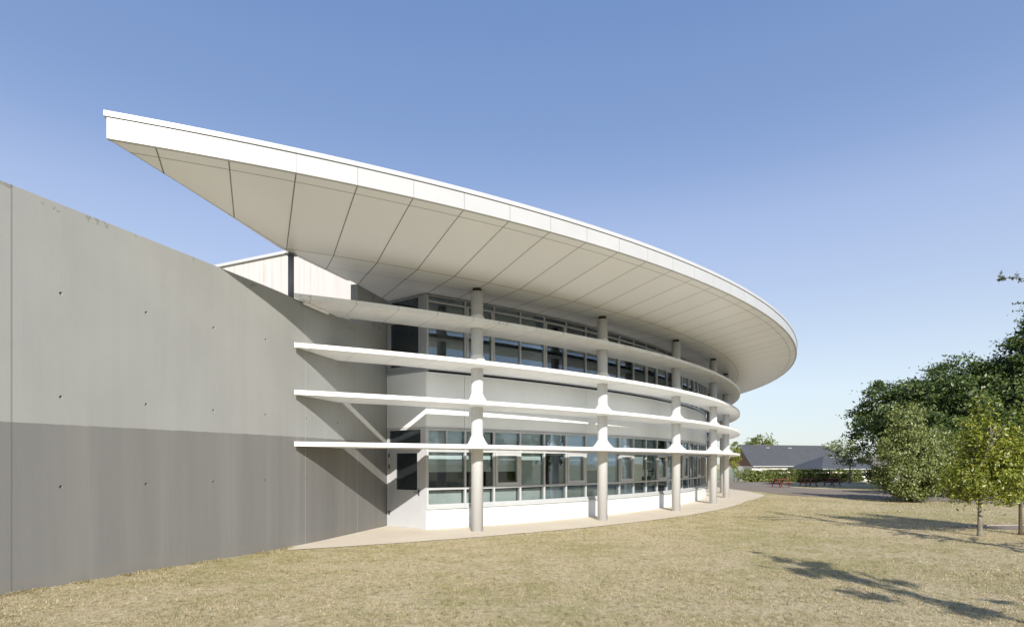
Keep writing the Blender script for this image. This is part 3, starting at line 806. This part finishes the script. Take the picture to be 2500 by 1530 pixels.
# willow-leaved tree, foliage to the ground
tree('willow_tree', 18.9, 27.2, 'grey-green willow-like tree with drooping foliage down to the lawn', 'leaf_mid',
     [(.1, 0, 1.25, 1.55, 1.5, 1.05), (-.05, 0, 2.4, 1.2, 1.2, 1.1), (-.25, 0, 3.5, .62, .65, 1.1), (1.0, .1, 1.9, 1.2, 1.15, 1.3), (1.7, .1, 2.6, .8, .75, .9)], 560, 70, .066, 3, .33, .7, .10, .5, 'bark', 2, droop=.8, shell=.5)
tree('lime_tree', 11.93, 14.62, 'young tree with a yellow-green leafy crown and thin pale trunk, nearest on the lawn', 'leaf_yellow',
     [(.20, 0, 1.48, .98, .9, .62), (.25, 0, 2.15, .76, .7, .66), (.05, 0, 2.85, .40, .4, .62), (.0, 0, 3.45, .16, .16, .38), (.8, .1, 1.9, .5, .5, .6), (-.42, 0, 1.25, .42, .4, .42)], 400, 32, .048, 4, .25, .8, .055, .95, 'bark_pale', 3, shell=.35, spread=.42, limb=.75)
tree('twin_stem_tree', 13.25, 14.85, 'young yellow-green tree with two slender stems at the right edge of the lawn', 'leaf_yellow',
     [(.30, 0, 1.6, .85, .8, .75), (.45, 0, 2.4, .62, .6, .7), (.40, 0, 3.15, .30, .3, .5), (-.35, 0, 1.15, .4, .4, .4)], 320, 32, .048, 5, .26, .8, .045, .8, 'bark', 3, stems=2, shell=.35, spread=.42, limb=.75)
tree('hazel_tree', 30.4, 51.6, 'small airy tree with a pale slanting trunk in front of the clipped hedge', 'leaf_mid',
     [(-.5, 0, 3.0, 1.5, 1.3, .9), (.5, 0, 2.4, 1.4, 1.2, .9)], 90, 34, .10, 6, .5, .6, .09, 1.1, 'bark_pale', 2)
tree('distant_tree', 41.6, 96.0, 'small green treetop rising above the ridge of the slate roof', 'leaf_mid',
     [(0, 0, 5.6, 1.9, 1.9, 1.9), (-1.6, 0, 5.0, 1.0, 1.0, 1.0)], 90, 26, .24, 8, .8, .7, .15, 2.5, z0=-1.2, depth=2)
tree('garden_tree', 25.2, 65.0, 'yellowish garden tree showing beside the brown gable behind the last column', 'leaf_yellow',
     [(0, 0, 3.9, .5, .5, 1.5)], 50, 24, .11, 9, .35, .7, .05, 1.2, z0=-1.2, depth=2)
tree('dark_shrub', 33.0, 51.5, 'rounded dark shrub in shade at the right end of the hedge', 'leaf_dark',
     [(0, 0, .75, 1.15, .9, .75)], 80, 26, .13, 10, .4, .8, .05, .3, depth=1, cat='shrub')
# feathery conifer reaching into the frame at upper right
def larch():
    rnd = random.Random(21); e = empty('larch_tree', (11.25, 10.6, 0)); tag(e, 'feathery conifer reaching its branch tips in at the upper right edge', 'tree')
    mb = MB(); mb.tube((0, 0, 0), (0, 0, 4.0), .09, .05, n=10); mb.tube((0, 0, 4.0), (0, 0, 6.6), .05, .01, n=8)
    V, F = [], []
    def spray(p, d, L):
        q = p + d * L * .55; r = q + (d + Vector((0, 0, -.18))).normalized() * L * .5
        mb.tube(p, q, .016, .010, n=5, cap=False); mb.tube(q, r, .010, .003, n=5, cap=False)
        for k in range(int(L * 34)):
            t = rnd.uniform(.15, 1); c = p.lerp(q, t / .55) if t < .55 else q.lerp(r, (t - .55) / .45)
            td = (d * .6 + Vector((rnd.gauss(0, .7), rnd.gauss(0, .7), rnd.gauss(-.15, .45)))).normalized(); tl = rnd.uniform(.08, .22) * (1.2 - t * .6)
            mb.tube(c, c + td * tl, .004, .002, n=3, cap=False)
            for s in range(9):
                leaf_quad(V, F, c + td * tl * rnd.random() + Vector((rnd.gauss(0, .012), rnd.gauss(0, .012), rnd.gauss(0, .012))), .028, rnd, .2)
    for i in range(46):
        z = 1.0 + 5.4 * (i / 46) + rnd.uniform(-.05, .05); a = rnd.uniform(0, 2 * pi)
        spray(Vector((0, 0, z)), Vector((cos(a), sin(a), rnd.uniform(.05, .3))).normalized(), (1.25 - z * .16) * rnd.uniform(.75, 1.1))
    for z, L in ((5.3, 2.25), (4.85, 1.95)):
        spray(Vector((0, 0, z - .35)), Vector((-1, rnd.uniform(-.12, .05), .22)).normalized(), L)
        spray(Vector((-.9, 0, z - .15)), Vector((-1, -.35, -.02)).normalized(), L * .45)
    mb.build('trunk', M['bark'], e, recalc=False)
    me = bpy.data.meshes.new('needles'); me.from_pydata(V, [], F); link('needles', me, M['leaf_fir'], e)
larch()
# the slender tree just outside the frame whose shadow falls across the lower right of the lawn
tree('slender_tree', 6.55, 1.2, 'slender sparse tree to the right of the viewpoint, casting the branchy shadow on the lawn', 'leaf_yellow',
     [(.1, 0, 3.4, .25, .4, .15), (-.6, 0, 3.9, .25, .25, .12), (.55, 0, 4.3, .3, .25, .12), (-.38, 0, 4.8, .22, .25, .15), (.3, 0, 5.2, .2, .2, .15), (-.1, 0, 5.7, .12, .12, .3), (.7, 0, 3.6, .2, .2, .1), (.02, 0, 4.4, .16, .16, 1.2)], 62, 55, .055, 15, .17, .6, .08, 2.2, 'bark', 4, shell=.1, spread=.58, limb=1.1)
# trees round the lawn that the window panes mirror
for i, (x, y, s) in enumerate(((25.5, 6.0, 1.0), (29.0, 15.0, 1.15), (24.0, -5.0, 1.1), (31.0, -14.0, 1.3), (20.0, -18.0, 1.1), (8.0, -26.0, 1.2), (-4.0, -27.0, 1.1))):
    tree('lawn_tree', x, y, 'leafy green tree round the lawn, outside the view, mirrored in the panes', 'leaf_mid' if i % 2 else 'leaf_dark',
         [(0, 0, 3.2 * s, 2.5 * s, 2.5 * s, 1.8 * s), (.4, .3, 5.0 * s, 1.8 * s, 1.8 * s, 1.6 * s)], 130, 24, .24, 40 + i, .9, .6, .16, 1.6, depth=2, group='trees round the lawn')

# ------------------------------------------------------------------ hedge, fence, tables, houses
def hedge():
    rnd = random.Random(5); e = empty('clipped_hedge', (28.6, 56.2, 0)); tag(e, 'long low clipped green hedge behind the red picnic tables', 'hedge')
    core = MB(); core.box((0, 0, .42), (11.0, .55, .84)); core.build('branches', M['bark'], e)
    V, F = [], []
    for _ in range(15000):
        x = rnd.uniform(-5.7, 5.7); top = 1.10 + .10 * noise.noise(Vector((x * 1.3, 2, 0))) - (.10 if x < -3.4 else 0)
        if rnd.random() < .62: p = Vector((x, -.42 + rnd.gauss(0, .08), rnd.uniform(.04, top)))
        else: p = Vector((x, rnd.uniform(-.45, .45), top + rnd.gauss(0, .05)))
        if noise.noise(Vector((x * 2.2, p.z * 2.5, 4))) < -.22 and rnd.random() < .75: continue
        leaf_quad(V, F, p, .085, rnd, .3)
    me = bpy.data.meshes.new('foliage'); me.from_pydata(V, [], F); link('foliage', me, M['leaf_hedge'], e)
hedge()
for i, (x, y, s, lab) in enumerate(((22.6, 55.4, 1.0, 'loose grey-green shrub beside the green mesh fence, left end of the hedge'), (24.3, 55.6, .92, 'low grey-green shrub between the loose shrub and the clipped hedge'))):
    tree('garden_shrub', x, y, lab, 'leaf_mid', [(0, 0, .6 * s, 1.0 * s, .6, .55 * s)], 60, 22, .11, 60 + i, .35, .8, .03, .25, depth=1, cat='shrub')
fe = empty('mesh_fence', (21.0, 56.4, 0)); tag(fe, 'short green mesh fence behind the last column, beside the shrubs', 'fence')
f = MB()
for i in range(26): f.box((-.9 + i * .085, 0, .62), (.022, .02, 1.2))
for i in range(9): f.box((0.16, .022, .10 + i * .13), (2.2, .02, .022))
f.build('mesh_panel', M['mesh_green'], fe)
for i in range(3):
    f = MB(); f.tube((-.93 + i * 1.09, .05, 0), (-.93 + i * 1.09, .05, 1.3), .03, n=8); f.build('post', M['mesh_green'], fe)

def table_parts(e):
    t = MB()
    for k in range(5): t.box((0, -.29 + k * .145, .735), (1.7, .135, .04))
    t.build('table_top', M['redwood'], e)
    for s in (-1, 1):
        t = MB(); t.box((0, s * .70 - .07, .44), (1.7, .13, .04)); t.box((0, s * .70 + .07, .44), (1.7, .13, .04)); t.build('seat', M['redwood'], e)
    for sx in (-.6, .6):
        t = MB()
        for s in (-1, 1):
            m_ = Matrix.Rotation(s * .46, 3, 'X'); t.box((sx, s * .40, .36), (.06, .10, .82), mtx=m_)
        t.box((sx, 0, .395), (.05, 1.6, .09)); t.box((sx, 0, .69), (.05, .70, .07)); t.build('leg_frame', M['redwood'], e)
def copy_tree(o, parent=None):
    c = o.copy(); COL.objects.link(c)
    if parent is not None: c.parent = parent
    for ch in [q for q in bpy.data.objects if q.parent == o]: copy_tree(ch, c)
    return c
tabs = [(20.35, 43.4, .35, 'red-brown wooden picnic table nearest the curved building, with its legs clear on the asphalt'),
        (23.2, 44.9, .15, 'red-brown wooden picnic table in the middle of the three before the hedge'),
        (25.7, 46.0, .5, 'red-brown wooden picnic table farthest from the curved building, in tree shade')]
proto = empty('picnic_table', (*tabs[0][:2], 0), tabs[0][2]); table_parts(proto)
for i, (x, y, a, lab) in enumerate(tabs):
    o = proto if i == 0 else copy_tree(proto)
    o.scale = (.72, .72, .8); o.location = (x, y, .01 if i == 0 else 0); o.rotation_euler = (0, 0, a); tag(o, lab, 'picnic table', 'picnic tables in front of the hedge')

def house(name, A, Bp, half, z_r, z_e, roofm, label, hipL=0.0, hipR=0.0, base=-1.25, over=.25, gable='timber'):
    """ridge from A to Bp (plan), half span, ridge and eave heights; hip lengths at the ends (0 = gable)"""
    A, Bp = Vector(A), Vector(Bp); d = (Bp - A).normalized(); n2 = Vector((d.y, -d.x)); e = empty(name, (A.x, A.y, base)); tag(e, label, 'house')
    o = Vector((A.x, A.y, base))
    def p(s, t, z): q = A + d * s + n2 * t; return Vector((q.x, q.y, z)) - o
    L = (Bp - A).length; th = .12
    rf = MB()
    for sgn in (1, -1):
        q = [p(-hipL if hipL else 0, sgn * half, z_e), p(L + hipR if hipR else L, sgn * half, z_e), p(L, 0, z_r), p(0, 0, z_r)]
        rf.quad(q if sgn > 0 else q[::-1]); rf.quad([v - Vector((0, 0, th)) for v in q])
        rf.quad([q[0], q[1], q[1] - Vector((0, 0, th)), q[0] - Vector((0, 0, th))])
        for u, v in ((q[0], q[3]), (q[1], q[2])): rf.quad([u, v, v - Vector((0, 0, th)), u - Vector((0, 0, th))])
    if hipL: rf.quad([p(0, 0, z_r), p(-hipL, -half, z_e), p(-hipL, half, z_e)])
    if hipR: rf.quad([p(L, 0, z_r), p(L + hipR, half, z_e), p(L + hipR, -half, z_e)])
    rf.build('roof', M[roofm], e)
    s0, s1, hw = (-hipL + over if hipL else over), (L + hipR - over if hipR else L - over), half - over
    wl = MB(); c = A + d * ((s0 + s1) / 2); wl.box(Vector((c.x, c.y, (base + z_e) / 2)) - o, (s1 - s0, 2 * hw, z_e - base - .02), atan2(d.y, d.x)); wl.build('wall', M['render'], e)
    gt = MB(); c = A + d * ((s0 + s1) / 2) + n2 * (half + .05); gt.box(Vector((c.x, c.y, z_e - .04)) - o, (s1 - s0 + .3, .09, .09), atan2(d.y, d.x)); gt.build('gutter', M['cap'], e)
    for s, hp in ((s0 + .02, hipL), (s1 - .02, hipR)):
        if not hp:
            k = (z_r - z_e) / half
            gb = MB(); gb.quad([p(s, -half + .02, z_e - .1), p(s, half - .02, z_e - .1), p(s, half - .02, z_e), p(s, 0, z_r - .10), p(s, -half + .02, z_e)]); gb.build('gable', M[gable], e)
    for s in (L * .3, L * .55):
        v = MB(); q = p(s, half * .16, z_r - (z_r - z_e) * .16 + .06); v.box(q, (.5, .06, .06), atan2(d.y, d.x)); v.build('roof_vent', M['cap'], e)
    return e
house('slate_roof_house', (27.6, 70.0), (40.7, 74.4), 2.35, 4.06, 1.46, 'slate', 'bungalow with a long blue-grey slate roof and brown boarded gable beyond the hedge', hipR=2.2)
house('hip_roof_house', (34.0, 62.5), (36.3, 63.0), 2.6, 2.60, 1.22, 'slate2', 'low house with a grey hipped roof, between the slate-roofed bungalow and the big dark tree', hipL=2.5, hipR=2.5)
house('tiled_roof_house', (40.6, 67.0), (50.0, 68.5), 2.6, 2.55, 1.35, 'slate3', 'low house with a brownish tiled roof glimpsed behind the airy small tree', base=-1.25)
